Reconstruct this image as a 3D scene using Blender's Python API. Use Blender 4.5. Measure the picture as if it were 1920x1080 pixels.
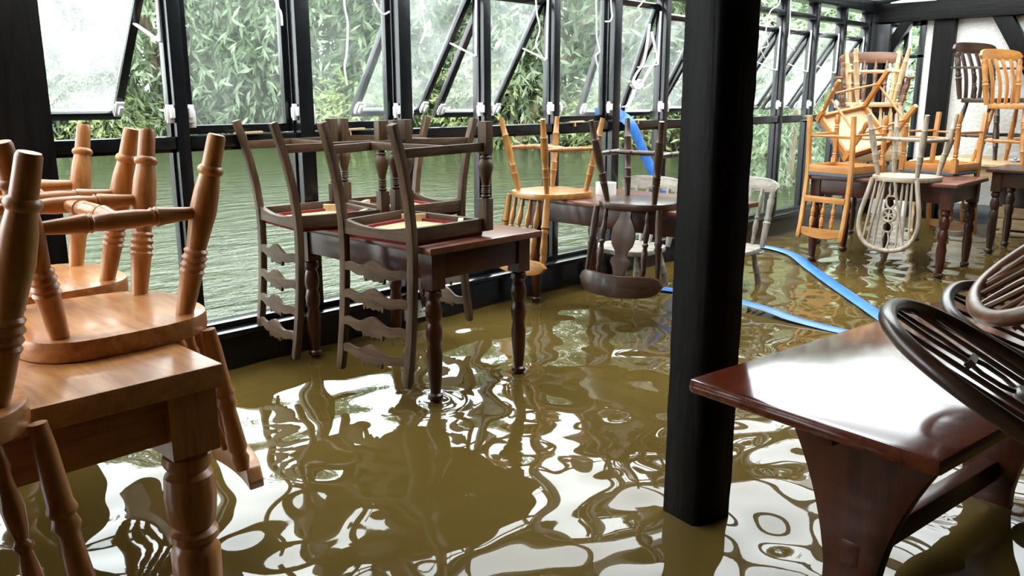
import bpy, bmesh, math, random
import numpy as np
from mathutils import Vector, Matrix, Euler
random.seed(7); np.random.seed(7)
for o in list(bpy.data.objects): bpy.data.objects.remove(o, do_unlink=True)
scn = bpy.context.scene
COL = scn.collection
PI = math.pi
R = math.radians

# ------------------------------------------------------------------ camera, sky, exposure
# room axes: X runs along the window wall, Y points out to the river, z = 0 is the flood level
CAM_H = 1.10
YAW, PITCH = 43.87, 12.885
cam = bpy.data.cameras.new('camera')
cam.sensor_width = 36.0
cam.lens = 1570.7 / 1920 * 36.0
cam.clip_start = 0.02; cam.clip_end = 300
camo = bpy.data.objects.new('camera', cam); COL.objects.link(camo)
camo.location = (0, 0, CAM_H)
camo.rotation_euler = (R(90 - PITCH), 0, R(YAW - 90))
scn.camera = camo

SKY = 9.0
world = bpy.data.worlds.new('overcast_sky'); scn.world = world
world.use_nodes = True
bg = world.node_tree.nodes['Background']
bg.inputs[0].default_value = (0.93, 0.97, 1.0, 1)
bg.inputs[1].default_value = SKY
scn.view_settings.view_transform = 'Standard'
scn.view_settings.look = 'None'
scn.view_settings.gamma = 1.0
scn.view_settings.use_curve_mapping = False
scn.view_settings.exposure = 0.22

# ------------------------------------------------------------------ materials
def new_mat(name):
    m = bpy.data.materials.new(name); m.use_nodes = True
    nt = m.node_tree
    return m, nt, nt.nodes['Principled BSDF']
def node(nt, kind, **kw):
    n = nt.nodes.new(kind)
    for k, v in kw.items():
        if k.startswith('i_'):
            key = k[2:]
            n.inputs[int(key) if key.isdigit() else key.replace('_', ' ')].default_value = v
        else: setattr(n, k, v)
    return n
def ramp(nt, stops):
    r = nt.nodes.new('ShaderNodeValToRGB'); e = r.color_ramp.elements
    while len(e) < len(stops): e.new(0.5)
    for i, (p, c) in enumerate(stops):
        e[i].position = p; e[i].color = (c[0], c[1], c[2], 1)
    return r
AX = {'x': (0.12, 1, 1), 'y': (1, 0.12, 1), 'z': (1, 1, 0.12)}
_wood = {}
def wood(name, dark, light, rough=0.4, axis='z', scale=38, blotch=0.35, bump=0.12, coat=0.0, spec=0.5):
    key = name + '_' + axis
    if key in _wood: return _wood[key]
    m, nt, b = new_mat(key); L = nt.links
    tc = node(nt, 'ShaderNodeTexCoord')
    mp = node(nt, 'ShaderNodeMapping'); mp.inputs['Scale'].default_value = [scale * a for a in AX[axis]]
    L.new(tc.outputs['Object'], mp.inputs[0])
    n1 = node(nt, 'ShaderNodeTexNoise', i_Scale=1.0, i_Detail=6.0, i_Roughness=0.62, i_Distortion=0.6)
    L.new(mp.outputs[0], n1.inputs['Vector'])
    n2 = node(nt, 'ShaderNodeTexNoise', i_Scale=7.0, i_Detail=4.0)
    L.new(tc.outputs['Object'], n2.inputs['Vector'])
    add = node(nt, 'ShaderNodeMath', operation='MULTIPLY_ADD'); add.inputs[1].default_value = blotch; 
    L.new(n2.outputs[0], add.inputs[0]); L.new(n1.outputs[0], add.inputs[2])
    off = node(nt, 'ShaderNodeMath', operation='SUBTRACT'); off.inputs[1].default_value = blotch * 0.5
    L.new(add.outputs[0], off.inputs[0])
    rp = ramp(nt, [(0.3, dark), (0.72, light)])
    L.new(off.outputs[0], rp.inputs[0]); L.new(rp.outputs[0], b.inputs['Base Color'])
    if name == 'pine_wood':
        vo = node(nt, 'ShaderNodeTexVoronoi', i_Scale=4.5); L.new(tc.outputs['Object'], vo.inputs['Vector'])
        kr = ramp(nt, [(0.03, (1, 1, 1)), (0.075, (0, 0, 0))]); L.new(vo.outputs['Distance'], kr.inputs[0])
        mk = node(nt, 'ShaderNodeMix', data_type='RGBA'); L.new(kr.outputs[0], mk.inputs['Factor'])
        L.new(rp.outputs[0], mk.inputs[6]); mk.inputs[7].default_value = (0.09, 0.03, 0.010, 1)
        L.new(mk.outputs[2], b.inputs['Base Color'])
    b.inputs['Roughness'].default_value = rough
    b.inputs['Specular IOR Level'].default_value = spec
    b.inputs['Coat Weight'].default_value = coat; b.inputs['Coat Roughness'].default_value = 0.12
    bp = node(nt, 'ShaderNodeBump', i_Strength=bump, i_Distance=0.004)
    L.new(n1.outputs[0], bp.inputs['Height']); L.new(bp.outputs[0], b.inputs['Normal'])
    _wood[key] = m
    return m
def plain(name, col, rough=0.5, metal=0.0, noise=0.0, nscale=20, bump=0.0):
    m, nt, b = new_mat(name)
    b.inputs['Base Color'].default_value = (*col, 1); b.inputs['Roughness'].default_value = rough
    b.inputs['Metallic'].default_value = metal
    if noise or bump:
        tc = node(nt, 'ShaderNodeTexCoord')
        n = node(nt, 'ShaderNodeTexNoise', i_Scale=float(nscale), i_Detail=5.0)
        nt.links.new(tc.outputs['Object'], n.inputs['Vector'])
        rp = ramp(nt, [(0.3, [c * (1 - noise) for c in col]), (0.7, [min(1, c * (1 + noise)) for c in col])])
        nt.links.new(n.outputs[0], rp.inputs[0]); nt.links.new(rp.outputs[0], b.inputs['Base Color'])
        if bump:
            bp = node(nt, 'ShaderNodeBump', i_Strength=bump, i_Distance=0.01)
            nt.links.new(n.outputs[0], bp.inputs['Height']); nt.links.new(bp.outputs[0], b.inputs['Normal'])
    return m
def glass(name, mist=0.0, drops=0.0, tint=(0.95, 0.975, 0.96)):
    m, nt, b = new_mat(name); L = nt.links
    out = nt.nodes['Material Output']; nt.nodes.remove(b)
    tr = node(nt, 'ShaderNodeBsdfTransparent'); tr.inputs[0].default_value = (*tint, 1)
    gl = node(nt, 'ShaderNodeBsdfGlossy'); gl.inputs['Roughness'].default_value = 0.01
    lw = node(nt, 'ShaderNodeLayerWeight'); lw.inputs[0].default_value = 0.5
    pw = node(nt, 'ShaderNodeMath', operation='POWER'); pw.inputs[1].default_value = 4.0; L.new(lw.outputs['Facing'], pw.inputs[0])
    fr = node(nt, 'ShaderNodeMath', operation='MULTIPLY_ADD'); fr.inputs[1].default_value = 0.45; fr.inputs[2].default_value = 0.02; L.new(pw.outputs[0], fr.inputs[0])
    mx = node(nt, 'ShaderNodeMixShader')
    L.new(fr.outputs[0], mx.inputs[0]); L.new(tr.outputs[0], mx.inputs[1]); L.new(gl.outputs[0], mx.inputs[2])
    last = mx
    if mist or drops:
        tc = node(nt, 'ShaderNodeTexCoord')
        n = node(nt, 'ShaderNodeTexNoise', i_Scale=4.0, i_Detail=3.0)
        L.new(tc.outputs['Object'], n.inputs['Vector'])
        r1 = ramp(nt, [(0.35, (mist * 0.4,) * 3), (0.7, (mist * 1.3,) * 3)])
        L.new(n.outputs[0], r1.inputs[0])
        v = node(nt, 'ShaderNodeTexVoronoi', i_Scale=70.0)
        L.new(tc.outputs['Object'], v.inputs['Vector'])
        r2 = ramp(nt, [(0.12, (drops,) * 3), (0.3, (0, 0, 0))])
        L.new(v.outputs['Distance'], r2.inputs[0])
        ad = node(nt, 'ShaderNodeMath', operation='ADD', use_clamp=True)
        L.new(r1.outputs[0], ad.inputs[0]); L.new(r2.outputs[0], ad.inputs[1])
        tl = node(nt, 'ShaderNodeBsdfTranslucent'); tl.inputs[0].default_value = (0.9, 0.93, 0.91, 1)
        m2 = node(nt, 'ShaderNodeMixShader')
        L.new(ad.outputs[0], m2.inputs[0]); L.new(mx.outputs[0], m2.inputs[1]); L.new(tl.outputs[0], m2.inputs[2])
        last = m2
    L.new(last.outputs[0], out.inputs[0])
    return m

M = {}
M['black'] = plain('black_paint', (0.006, 0.007, 0.008), 0.22, noise=0.3, nscale=30, bump=0.06)
M['black_timber'] = wood('black_timber', (0.003, 0.003, 0.003), (0.009, 0.008, 0.007), 0.45, 'z', 30, 0.5, 0.8, spec=0.10)
M['black_timber_y'] = wood('black_timber', (0.003, 0.003, 0.003), (0.009, 0.008, 0.007), 0.45, 'y', 30, 0.5, 0.8, spec=0.16)
M['white_metal'] = plain('white_metal', (0.78, 0.78, 0.78), 0.35)
M['white_cord'] = plain('white_cord', (0.8, 0.79, 0.77), 0.7)
M['white_plastic'] = plain('white_plastic', (0.75, 0.76, 0.76), 0.3)
M['dark_hole'] = plain('dark_hole', (0.01, 0.01, 0.01), 0.6)
M['glass'] = glass('window_glass')
M['roof_glass'] = glass('dimmed_roof_glass', tint=(0.74, 0.76, 0.75))  # grey tint added to dim the overhead fill light
M['misty_glass'] = glass('misty_glass', 0.03, 0.0)
M['wet_glass'] = glass('wet_glass', 0.055, 0.06)
M['rain_glass'] = glass('rain_glass', 0.12, 0.32)
M['plaster'] = plain('plaster', (0.74, 0.73, 0.69), 0.85, noise=0.06, nscale=40, bump=0.8)
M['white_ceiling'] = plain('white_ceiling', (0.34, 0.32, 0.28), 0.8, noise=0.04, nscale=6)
M['red_fabric'] = plain('red_fabric', (0.20, 0.012, 0.015), 0.9, noise=0.3, nscale=90)
M['grey_weave'] = plain('grey_weave', (0.10, 0.11, 0.13), 0.9, noise=0.35, nscale=120, bump=0.5)
M['blue_hose'] = plain('blue_hose', (0.03, 0.16, 0.50), 0.35, noise=0.25, nscale=14, bump=0.15)
PINE = ((0.29, 0.095, 0.022), (0.56, 0.265, 0.085))
GOLD = ((0.32, 0.115, 0.020), (0.54, 0.25, 0.065))
BLEACH = ((0.20, 0.15, 0.10), (0.47, 0.385, 0.29))
HONEY = ((0.22, 0.085, 0.016), (0.46, 0.22, 0.055))
OAK = ((0.034, 0.018, 0.008), (0.120, 0.070, 0.037))
DARKW = ((0.020, 0.010, 0.006), (0.075, 0.038, 0.022))
MAHOG = ((0.026, 0.006, 0.003), (0.090, 0.022, 0.010))
GREYW = ((0.14, 0.115, 0.09), (0.40, 0.355, 0.30))
PALE = ((0.42, 0.27, 0.13), (0.68, 0.48, 0.27))
BROWN = ((0.09, 0.035, 0.014), (0.22, 0.10, 0.05))
def W(kind, ax='z'):
    d = {'pine': (PINE, .34, .15), 'gold': (GOLD, .38, .1), 'bleached': (BLEACH, .6, 0), 'honey': (HONEY, .35, .15), 'oak': (OAK, .5, 0), 'dark': (DARKW, .32, .2), 'mahog': (MAHOG, .3, .12), 'redtop': (((0.075, 0.020, 0.010), (0.20, 0.065, 0.036)), .28, .2),
         'grey': (GREYW, .6, 0), 'pale': (PALE, .5, 0), 'brown': (BROWN, .35, .2)}[kind]
    bl = {'oak': .6, 'grey': .6}.get(kind, .35)
    return wood(kind + '_wood', d[0][0], d[0][1], d[1], ax, 38 if kind != 'mahog' else 26, bl, .3 if kind in ('oak', 'grey') else .06, d[2], spec=.3 if kind in ('oak', 'grey') else .5)

# ------------------------------------------------------------------ mesh builder
def frame(d, up=None):
    d = Vector(d).normalized()
    u = Vector(up) if up is not None else (Vector((0, 0, 1)) if abs(d.z) < 0.9 else Vector((1, 0, 0)))
    a = d.cross(u).normalized(); b = a.cross(d).normalized()
    return a, b
class MB:
    def __init__(s): s.v = []; s.f = []
    def add(s, vs, fs):
        k = len(s.v); s.v += [tuple(v) for v in vs]; s.f += [tuple(i + k for i in f) for f in fs]; return s
    def box(s, x0, x1, y0, y1, z0, z1):
        return s.add([(x0, y0, z0), (x1, y0, z0), (x1, y1, z0), (x0, y1, z0), (x0, y0, z1), (x1, y0, z1), (x1, y1, z1), (x0, y1, z1)],
              [(3, 2, 1, 0), (4, 5, 6, 7), (0, 1, 5, 4), (1, 2, 6, 5), (2, 3, 7, 6), (3, 0, 4, 7)])
    def sweep(s, pts, ring, up=None, closed=False, scales=None):
        """ring: list of (a,b) offsets; pts polyline"""
        n = len(ring); pts = [Vector(p) for p in pts]; m = len(pts); k = len(s.v); prev = None
        for i, p in enumerate(pts):
            if closed: d = pts[(i + 1) % m] - pts[i - 1]
            else: d = pts[min(i + 1, m - 1)] - pts[max(i - 1, 0)]
            if isinstance(up, list): a, b = frame(d, up[i])
            elif up is not None: a, b = frame(d, up)
            elif prev is None: a, b = frame(d)
            else:
                d.normalize(); a = prev - d * prev.dot(d); a.normalize(); b = a.cross(d)
            prev = a; sc = scales[i] if scales else 1.0
            for (x, y) in ring: s.v.append(tuple(p + a * x * sc + b * y * sc))
        for i in range(m if closed else m - 1):
            j = (i + 1) % m
            for q in range(n):
                r = (q + 1) % n
                s.f.append((k + i * n + q, k + i * n + r, k + j * n + r, k + j * n + q))
        if not closed:
            s.f.append(tuple(k + q for q in range(n - 1, -1, -1))); s.f.append(tuple(k + (m - 1) * n + q for q in range(n)))
        return s
    def bar(s, p0, p1, w, d, up=None):
        w /= 2; d /= 2
        return s.sweep([p0, p1], [(-w, -d), (w, -d), (w, d), (-w, d)], up)
    def sweep_rect(s, pts, w, d, up=None, scales=None, closed=False):
        w /= 2; d /= 2
        return s.sweep(pts, [(-w, -d), (w, -d), (w, d), (-w, d)], up, closed, scales)
    def tube(s, pts, r, seg=8, closed=False, up=None, flat=1.0):
        rs = r if isinstance(r, (list, tuple)) else None
        base = 1.0 if rs else r
        ring = [(base * math.cos(2 * PI * q / seg), base * flat * math.sin(2 * PI * q / seg)) for q in range(seg)]
        return s.sweep(pts, ring, up, closed, rs)
    def lathe(s, p0, p1, prof, seg=12):
        p0 = Vector(p0); p1 = Vector(p1)
        pts = [p0.lerp(p1, t) for t, _ in prof]
        a, b = frame(p1 - p0); k = len(s.v); n = seg; m = len(prof)
        for p, (t, r) in zip(pts, prof):
            for q in range(n):
                an = 2 * PI * q / n; s.v.append(tuple(p + a * r * math.cos(an) + b * r * math.sin(an)))
        for i in range(m - 1):
            for q in range(n):
                r = (q + 1) % n; s.f.append((k + i * n + q, k + i * n + r, k + (i + 1) * n + r, k + (i + 1) * n + q))
        s.f.append(tuple(k + q for q in range(n - 1, -1, -1))); s.f.append(tuple(k + (m - 1) * n + q for q in range(n)))
        return s
    def prism(s, poly, o, u, v, w):
        """polygon (a,b) in plane o + a*u + b*v, extruded by vector w"""
        o, u, v, w = Vector(o), Vector(u), Vector(v), Vector(w); n = len(poly)
        vs = [o + u * a + v * b for a, b in poly]; vs += [p + w for p in vs]
        fs = [tuple(range(n - 1, -1, -1)), tuple(range(n, 2 * n))] + [(i, (i + 1) % n, n + (i + 1) % n, n + i) for i in range(n)]
        return s.add(vs, fs)
    def strip(s, cols, wvec):
        """cols: list of (low point, high point); solid strip with thickness vectors wvec (one per column or one)"""
        k = len(s.v); n = len(cols)
        for i, (a, b) in enumerate(cols):
            w = Vector(wvec[i] if isinstance(wvec, list) else wvec); a = Vector(a); b = Vector(b)
            s.v += [tuple(a), tuple(b), tuple(b + w), tuple(a + w)]
        for i in range(n - 1):
            p = k + 4 * i
            for q in range(4):
                r = (q + 1) % 4; s.f.append((p + q, p + r, p + 4 + r, p + 4 + q))
        s.f.append((k + 3, k + 2, k + 1, k)); e = k + 4 * (n - 1); s.f.append((e, e + 1, e + 2, e + 3))
        return s
    def mesh(s, name, mat, bevel=0.0, smooth=True, ang=40):
        me = bpy.data.meshes.new(name); me.from_pydata(s.v, [], s.f)
        bm = bmesh.new(); bm.from_mesh(me)
        bmesh.ops.recalc_face_normals(bm, faces=bm.faces)
        if bevel:
            ed = [e for e in bm.edges if len(e.link_faces) == 2 and e.calc_face_angle(0) > 0.6]
            bmesh.ops.bevel(bm, geom=ed, offset=bevel, segments=2, profile=0.6, affect='EDGES', clamp_overlap=True)
        bm.to_mesh(me); bm.free()
        if smooth:
            for p in me.polygons: p.use_smooth = True
            me.set_sharp_from_angle(angle=R(ang))
        me.materials.append(mat)
        return me

def link(name, data, parent=None):
    o = bpy.data.objects.new(name, data); COL.objects.link(o)
    if parent is not None: o.parent = parent
    return o
def tag(o, label=None, cat=None, group=None, kind=None):
    if label: o['label'] = label
    if cat: o['category'] = cat
    if group: o['group'] = group
    if kind: o['kind'] = kind
    return o
def part(name, mb, mat, parent, bevel=0.0, **kw): return link(name, mb.mesh(name, mat, bevel, **kw), parent)
def struct(name, mb, mat, bevel=0.0, **kw):
    o = link(name, mb.mesh(name, mat, bevel, **kw)); o['kind'] = 'structure'; return o

class Model:
    """a kind of thing: part meshes built once, shared by every copy"""
    def __init__(s): s.parts = []
    def add(s, name, mb, mat, bevel=0.0, sub=None, label=None, **kw):
        s.parts.append((name, mb.mesh(name, mat, bevel, **kw), sub, label)); return len(s.parts) - 1
    def spawn(s, name, label, cat, mtx, group=None, skip=()):
        r = link(name, None); r.empty_display_size = 0.1; r.matrix_world = mtx
        tag(r, label, cat, group); made = []
        for i, (n, me, sub, lb) in enumerate(s.parts):
            o = link(n, me, r if sub is None else made[sub])
            if lb: o['label'] = lb
            made.append(o)
        return r
def upright(x, y, z, deg, s=1.0): return Matrix.Translation((x, y, z)) @ Matrix.Rotation(R(deg), 4, 'Z') @ Matrix.Scale(s, 4)
def inverted(x, y, h, deg, s, seat): return Matrix.Translation((x, y, h + seat * s)) @ Matrix.Rotation(R(deg), 4, 'Z') @ Matrix.Rotation(PI, 4, 'X') @ Matrix.Scale(s, 4)
def posed(loc, rot, s=1.0): return Matrix.Translation(loc) @ Euler([R(a) for a in rot], 'XYZ').to_matrix().to_4x4() @ Matrix.Scale(s, 4)

# ------------------------------------------------------------------ the setting
DW = 3.20                                   # window plane
SP, X0 = 0.5445, 1.4786                     # mullion spacing, X of the first mullion
Z_SILL, Z_TR, Z_HEAD, Z_TOP = 0.19, 0.925, 1.72, 1.86
Z_FLOOR = -0.19
XEND, XL, YB = 8.25, -3.0, -3.6
NB = range(-4, 13)                           # mullion indices
def mx(n): return X0 + SP * n

struct('floor', MB().box(XL, XEND, YB, DW, Z_FLOOR - 0.1, Z_FLOOR), plain('floor_boards', (0.05, 0.035, 0.02), 0.6))
# low wall under the glazing with its glossy black ledge
wb = struct('wall_window', MB().box(XL, XEND, DW - 0.075, DW + 0.10, Z_FLOOR, 0.145), M['black'], 0.004)
part('ledge', MB().box(XL, XEND, DW - 0.10, DW + 0.06, 0.14, 0.165), M['black'], wb, 0.006)
part('bottom_rail', MB().box(XL, XEND, DW - 0.03, DW + 0.05, 0.163, Z_SILL), M['black'], wb, 0.004)
part('head_beam', MB().box(XL, XEND, DW - 0.05, DW + 0.08, Z_TOP - 0.02, Z_TOP + 0.08), M['black'], wb, 0.004)
# mullions
mul = MB().box(-0.026, 0.026, DW - 0.035, DW + 0.05, 0.163, Z_TOP).box(-0.036, 0.036, DW - 0.005, DW + 0.035, 0.163, Z_TOP).mesh('mullion', M['black'], 0.004)
mulw = MB().box(-0.036, 0.036, DW - 0.045, DW + 0.055, 0.163, Z_TOP).box(-0.046, 0.046, DW - 0.005, DW + 0.035, 0.163, Z_TOP).mesh('mullion', M['black'], 0.005)
tn = 0
catch_me = MB().box(-0.017, 0.017, -0.014, 0.0, -0.034, 0.034).box(-0.008, 0.008, -0.030, -0.012, -0.016, 0.022).box(-0.021, 0.021, -0.007, 0.002, -0.024, 0.02).mesh('catch', M['white_metal'], 0.003)
for n in NB:
    if n == -1: continue
    tn += 1
    o = link('trim_%d' % tn, mulw if n in (1, 2, 5) else mul); o.location = (mx(n), 0, 0); o['kind'] = 'structure'
    for sg in (-1, 1):
        c = link('catch', catch_me, o); c.location = (sg * 0.037, DW - 0.012, 1.035)
# the big timber post at the left
tn += 1
tp = struct('trim_%d' % tn, MB().box(0.80, 0.985, DW - 0.14, DW + 0.08, Z_FLOOR, Z_TOP + 0.05), M['black_timber'], 0.006)

SASH = {-2: 34, -1: 36, 0: 0, 1: 0, 2: 35, 3: 33, 4: 0, 5: 21, 6: 30, 7: 33, 8: 34, 9: 34, 10: 33, 11: 33}
wn = 0
for n in list(NB)[:-1]:
    wn += 1
    xa, xb = mx(n) + 0.03, mx(n + 1) - 0.03
    if n == -1: xa = 0.985
    if n == -2: xb = 0.80
    w = link('window_%d' % wn, None); w['kind'] = 'structure'; w.location = (0, 0, 0)
    part('transom', MB().box(xa, xb, DW - 0.03, DW + 0.05, Z_TR - 0.022, Z_TR + 0.025).box(xa, xb, DW - 0.012, DW + 0.03, Z_TR - 0.036, Z_TR - 0.01), M['black'], w, 0.004)
    part('head_rail', MB().box(xa, xb, DW - 0.03, DW + 0.05, Z_HEAD - 0.01, Z_HEAD + 0.03), M['black'], w, 0.004)
    part('pane', MB().box(xa, xb, DW + 0.006, DW + 0.010, Z_SILL, Z_TR - 0.02), M['glass'], w, smooth=False)
    part('pane', MB().box(xa, xb, DW + 0.006, DW + 0.010, Z_HEAD + 0.03, Z_TOP), M['glass'], w, smooth=False)
    # hinged sash, opening outwards from the head rail
    ang = SASH.get(n, 0)
    s = link('sash', None, w); Ls = Z_HEAD - 0.012 - (Z_TR + 0.03)
    zh = Z_HEAD - 0.012 - (0.085 if ang > 25 else 0.03 if ang else 0)
    s.location = (0, DW + 0.03, zh); s.rotation_euler = (R(ang), 0, 0)
    fw = 0.034
    a, b = xa + 0.004, xb - 0.004
    part('sash_frame', MB().box(a, a + fw, -0.016, 0.016, -Ls, 0).box(b - fw, b, -0.016, 0.016, -Ls, 0)
         .box(a + fw, b - fw, -0.016, 0.016, -Ls, -Ls + fw).box(a + fw, b - fw, -0.016, 0.016, -fw, 0), M['black'], s, 0.003)
    part('pane', MB().box(a + fw, b - fw, -0.002, 0.002, -Ls + fw, -fw), M['rain_glass'] if n in (-1, -2) else (M['wet_glass'] if ang else M['misty_glass']), s, smooth=False)
    c = link('catch', catch_me, s); c.location = (a + 0.02, -0.016, -Ls + 0.06)
    if n in (-1, 2, 3): c = link('catch', catch_me, s); c.location = (b - 0.02, -0.016, -Ls + 0.06)
    if ang:
        # white folding stay from the mullion to the sash
        ca, sa = math.cos(R(ang)), math.sin(R(ang))
        p1 = Vector((xb - 0.01, DW + 0.01, 1.30)); t = 0.42 if ang < 30 else 0.30
        p2 = Vector((b - 0.02, DW + 0.03 + t * sa, zh - t * ca))
        part('stay', MB().bar(p1, p2, 0.014, 0.006).bar(p1 + Vector((0, -.006, .33)), p1, 0.012, 0.006), M['white_metal'], w)
    # pale peg stay lying on the transom
    px = xa + (xb - xa) * (0.3 + 0.4 * random.random())
    if n in (0, 1, 4, 5, 7): part('peg_stay', MB().bar((px - 0.07, DW - 0.035, Z_TR + 0.030), (px + 0.05, DW - 0.04, Z_TR + 0.033), 0.018, 0.008).bar((px - 0.03, DW - 0.035, Z_TR + 0.028), (px - 0.025, DW - 0.035, Z_TR + 0.006), 0.02, 0.008), W('pale', 'x'), w)

# end wall (far): black timber frame with rough white plaster and a small window
we = struct('wall_end', MB().box(XEND, XEND + 0.15, YB, 2.76, Z_FLOOR, 2.6).box(XEND, XEND + 0.15, 2.76, DW + 0.1, Z_FLOOR, 0.5).box(XEND, XEND + 0.15, 2.76, DW + 0.1, 1.78, 2.6), M['plaster'], smooth=False)
for (y0, y1) in ((2.50, 2.68), (3.10, 3.24), (1.72, 1.86), (0.6, 0.75)):
    part('timber_post', MB().box(XEND - 0.07, XEND + 0.02, y0, y1, Z_FLOOR, 2.2), M['black_timber'], we, 0.006)
part('tie_beam', MB().box(XEND - 0.12, XEND + 0.02, YB, DW, 1.76, 1.92), M['black_timber_y'], we, 0.006)
part('skirting', MB().box(XEND - 0.03, XEND + 0.01, YB, 2.76, Z_FLOOR, 0.16), M['black'], we, 0.004)
part('timber_brace', MB().bar((XEND - 0.06, 3.10, 1.42), (XEND - 0.06, 2.88, 1.80), 0.09, 0.10, (1, 0, 0)), M['black_timber'], we, 0.006)
part('timber_brace', MB().bar((XEND - 0.05, 2.16, 1.80), (XEND - 0.05, 1.80, 1.20), 0.13, 0.10, (1, 0, 0)), M['black_timber'], we, 0.006)
part('wall_box', MB().box(XEND - 0.16, XEND - 0.06, 3.02, 3.14, 1.47, 1.74), plain('dark_grey_box', (0.03, 0.032, 0.035), 0.4), we, 0.006)
we2 = link('window_%d' % (wn + 1), None); we2['kind'] = 'structure'
part('window_frame', MB().box(XEND - 0.02, XEND + 0.05, 2.76, 2.81, 0.5, 1.78).box(XEND - 0.02, XEND + 0.05, 2.90, 2.94, 0.5, 1.78).box(XEND - 0.02, XEND + 0.05, 3.06, 3.1, 0.5, 1.78)
     .box(XEND - 0.02, XEND + 0.05, 2.76, 3.1, 0.5, 0.55).box(XEND - 0.02, XEND + 0.05, 2.76, 3.1, 1.72, 1.78).box(XEND - 0.02, XEND + 0.05, 2.76, 3.1, 1.44, 1.47), M['black'], we2, 0.003)
for (a, b) in ((2.81, 2.90), (2.94, 3.06)):
    part('pane', MB().box(XEND + 0.01, XEND + 0.014, a, b, 0.55, 1.44), M['glass'], we2, smooth=False)
    part('pane', MB().box(XEND + 0.01, XEND + 0.014, a, b, 1.47, 1.72), M['glass'], we2, smooth=False)
M['panelling'] = wood('dark_panelling', (0.02, 0.012, 0.008), (0.06, 0.035, 0.022), 0.5, 'z', 20)
struct('wall_left', MB().box(XL - 0.15, XL, YB, DW + 0.1, Z_FLOOR, 2.6), M['panelling'], smooth=False)
struct('wall_back', MB().box(XL, XEND, YB - 0.15, YB, Z_FLOOR, 2.6), M['panelling'], smooth=False)
# roof: solid white ceiling over the old building, glazed lean-to strip along the windows
YR = 0.9; Z_RIDGE = 2.26
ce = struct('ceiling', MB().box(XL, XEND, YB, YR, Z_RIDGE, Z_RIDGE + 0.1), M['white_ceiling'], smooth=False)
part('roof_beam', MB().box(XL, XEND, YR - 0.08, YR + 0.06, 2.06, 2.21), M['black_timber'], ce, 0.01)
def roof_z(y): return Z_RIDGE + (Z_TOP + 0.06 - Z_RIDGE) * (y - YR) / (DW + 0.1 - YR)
part('fill_blocking_panel', MB().prism([(YR, roof_z(YR) - .06), (2.25, roof_z(2.25) - .06), (2.25, roof_z(2.25) - .04), (YR, roof_z(YR) - .04)], (XL, 0, 0), (0, 1, 0), (0, 0, 1), (mx(2) - XL, 0, 0)), M['white_ceiling'], ce, smooth=False)  # unseen panel added under the roof glass to block fill on nearer furniture
raf = MB().bar((0, YR, Z_RIDGE), (0, DW + 0.1, Z_TOP + 0.06), 0.05, 0.08).mesh('rafter', M['black'], 0.004)
pn = MB().add([(0.02, YR, Z_RIDGE + .03), (SP * 2 - 0.02, YR, Z_RIDGE + .03), (SP * 2 - .02, DW + .1, Z_TOP + .09), (0.02, DW + .1, Z_TOP + .09)], [(0, 1, 2, 3)]).mesh('roof_pane', M['roof_glass'], smooth=False)
for n in range(-4, 14, 2):
    o = link('rafter', raf, ce); o.location = (mx(n), 0, 0)
    o = link('roof_pane', pn, ce); o.location = (mx(n), 0, 0)

# socket on the low wall
so = link('wall_socket', None); so.location = (2.55, DW - 0.078, 0.09)
so.location = (2.56, DW - 0.0755, 0.075)
tag(so, 'white double wall socket on the black low wall behind the table', 'socket')
part('face_plate', MB().box(-0.075, 0.075, -0.012, 0.0, -0.045, 0.045), M['white_plastic'], so, 0.003)
for dx in (-0.036, 0.036):
    part('socket_holes', MB().box(dx - .004, dx + .004, -0.0135, -0.011, .002, .012).box(dx - .014, dx - .006, -0.0135, -0.011, -.018, -.012).box(dx + .006, dx + .014, -0.0135, -0.011, -.018, -.012), M['dark_hole'], so)
    part('rocker_switch', MB().box(dx - .008, dx + .008, -0.016, -0.011, .02, .034), M['white_plastic'], so, 0.002)

# the black pillar
PX, PY = 1.85, 1.085
pil = link('timber_pillar', None); pil.location = (PX, PY, Z_FLOOR); pil.rotation_euler = (0, 0, R(-13.5))
tag(pil, 'thick square black-painted timber pillar standing in the floodwater', 'pillar')
pm = MB(); rr = 0.067
zs = [i * 2.385 / 40 for i in range(41)]
pm.sweep([(0, 0, z) for z in zs], [(-rr, -rr + .012), (-rr + .012, -rr), (rr - .012, -rr), (rr, -rr + .012), (rr, rr - .012), (rr - .012, rr), (-rr + .012, rr), (-rr, rr - .012)], up=(0, 1, 0))
pm.v = [(x + random.uniform(-.0015, .0015), y + random.uniform(-.0015, .0015), z) for x, y, z in pm.v]
part('shaft', pm, M['black_timber'], pil, ang=50)

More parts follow.
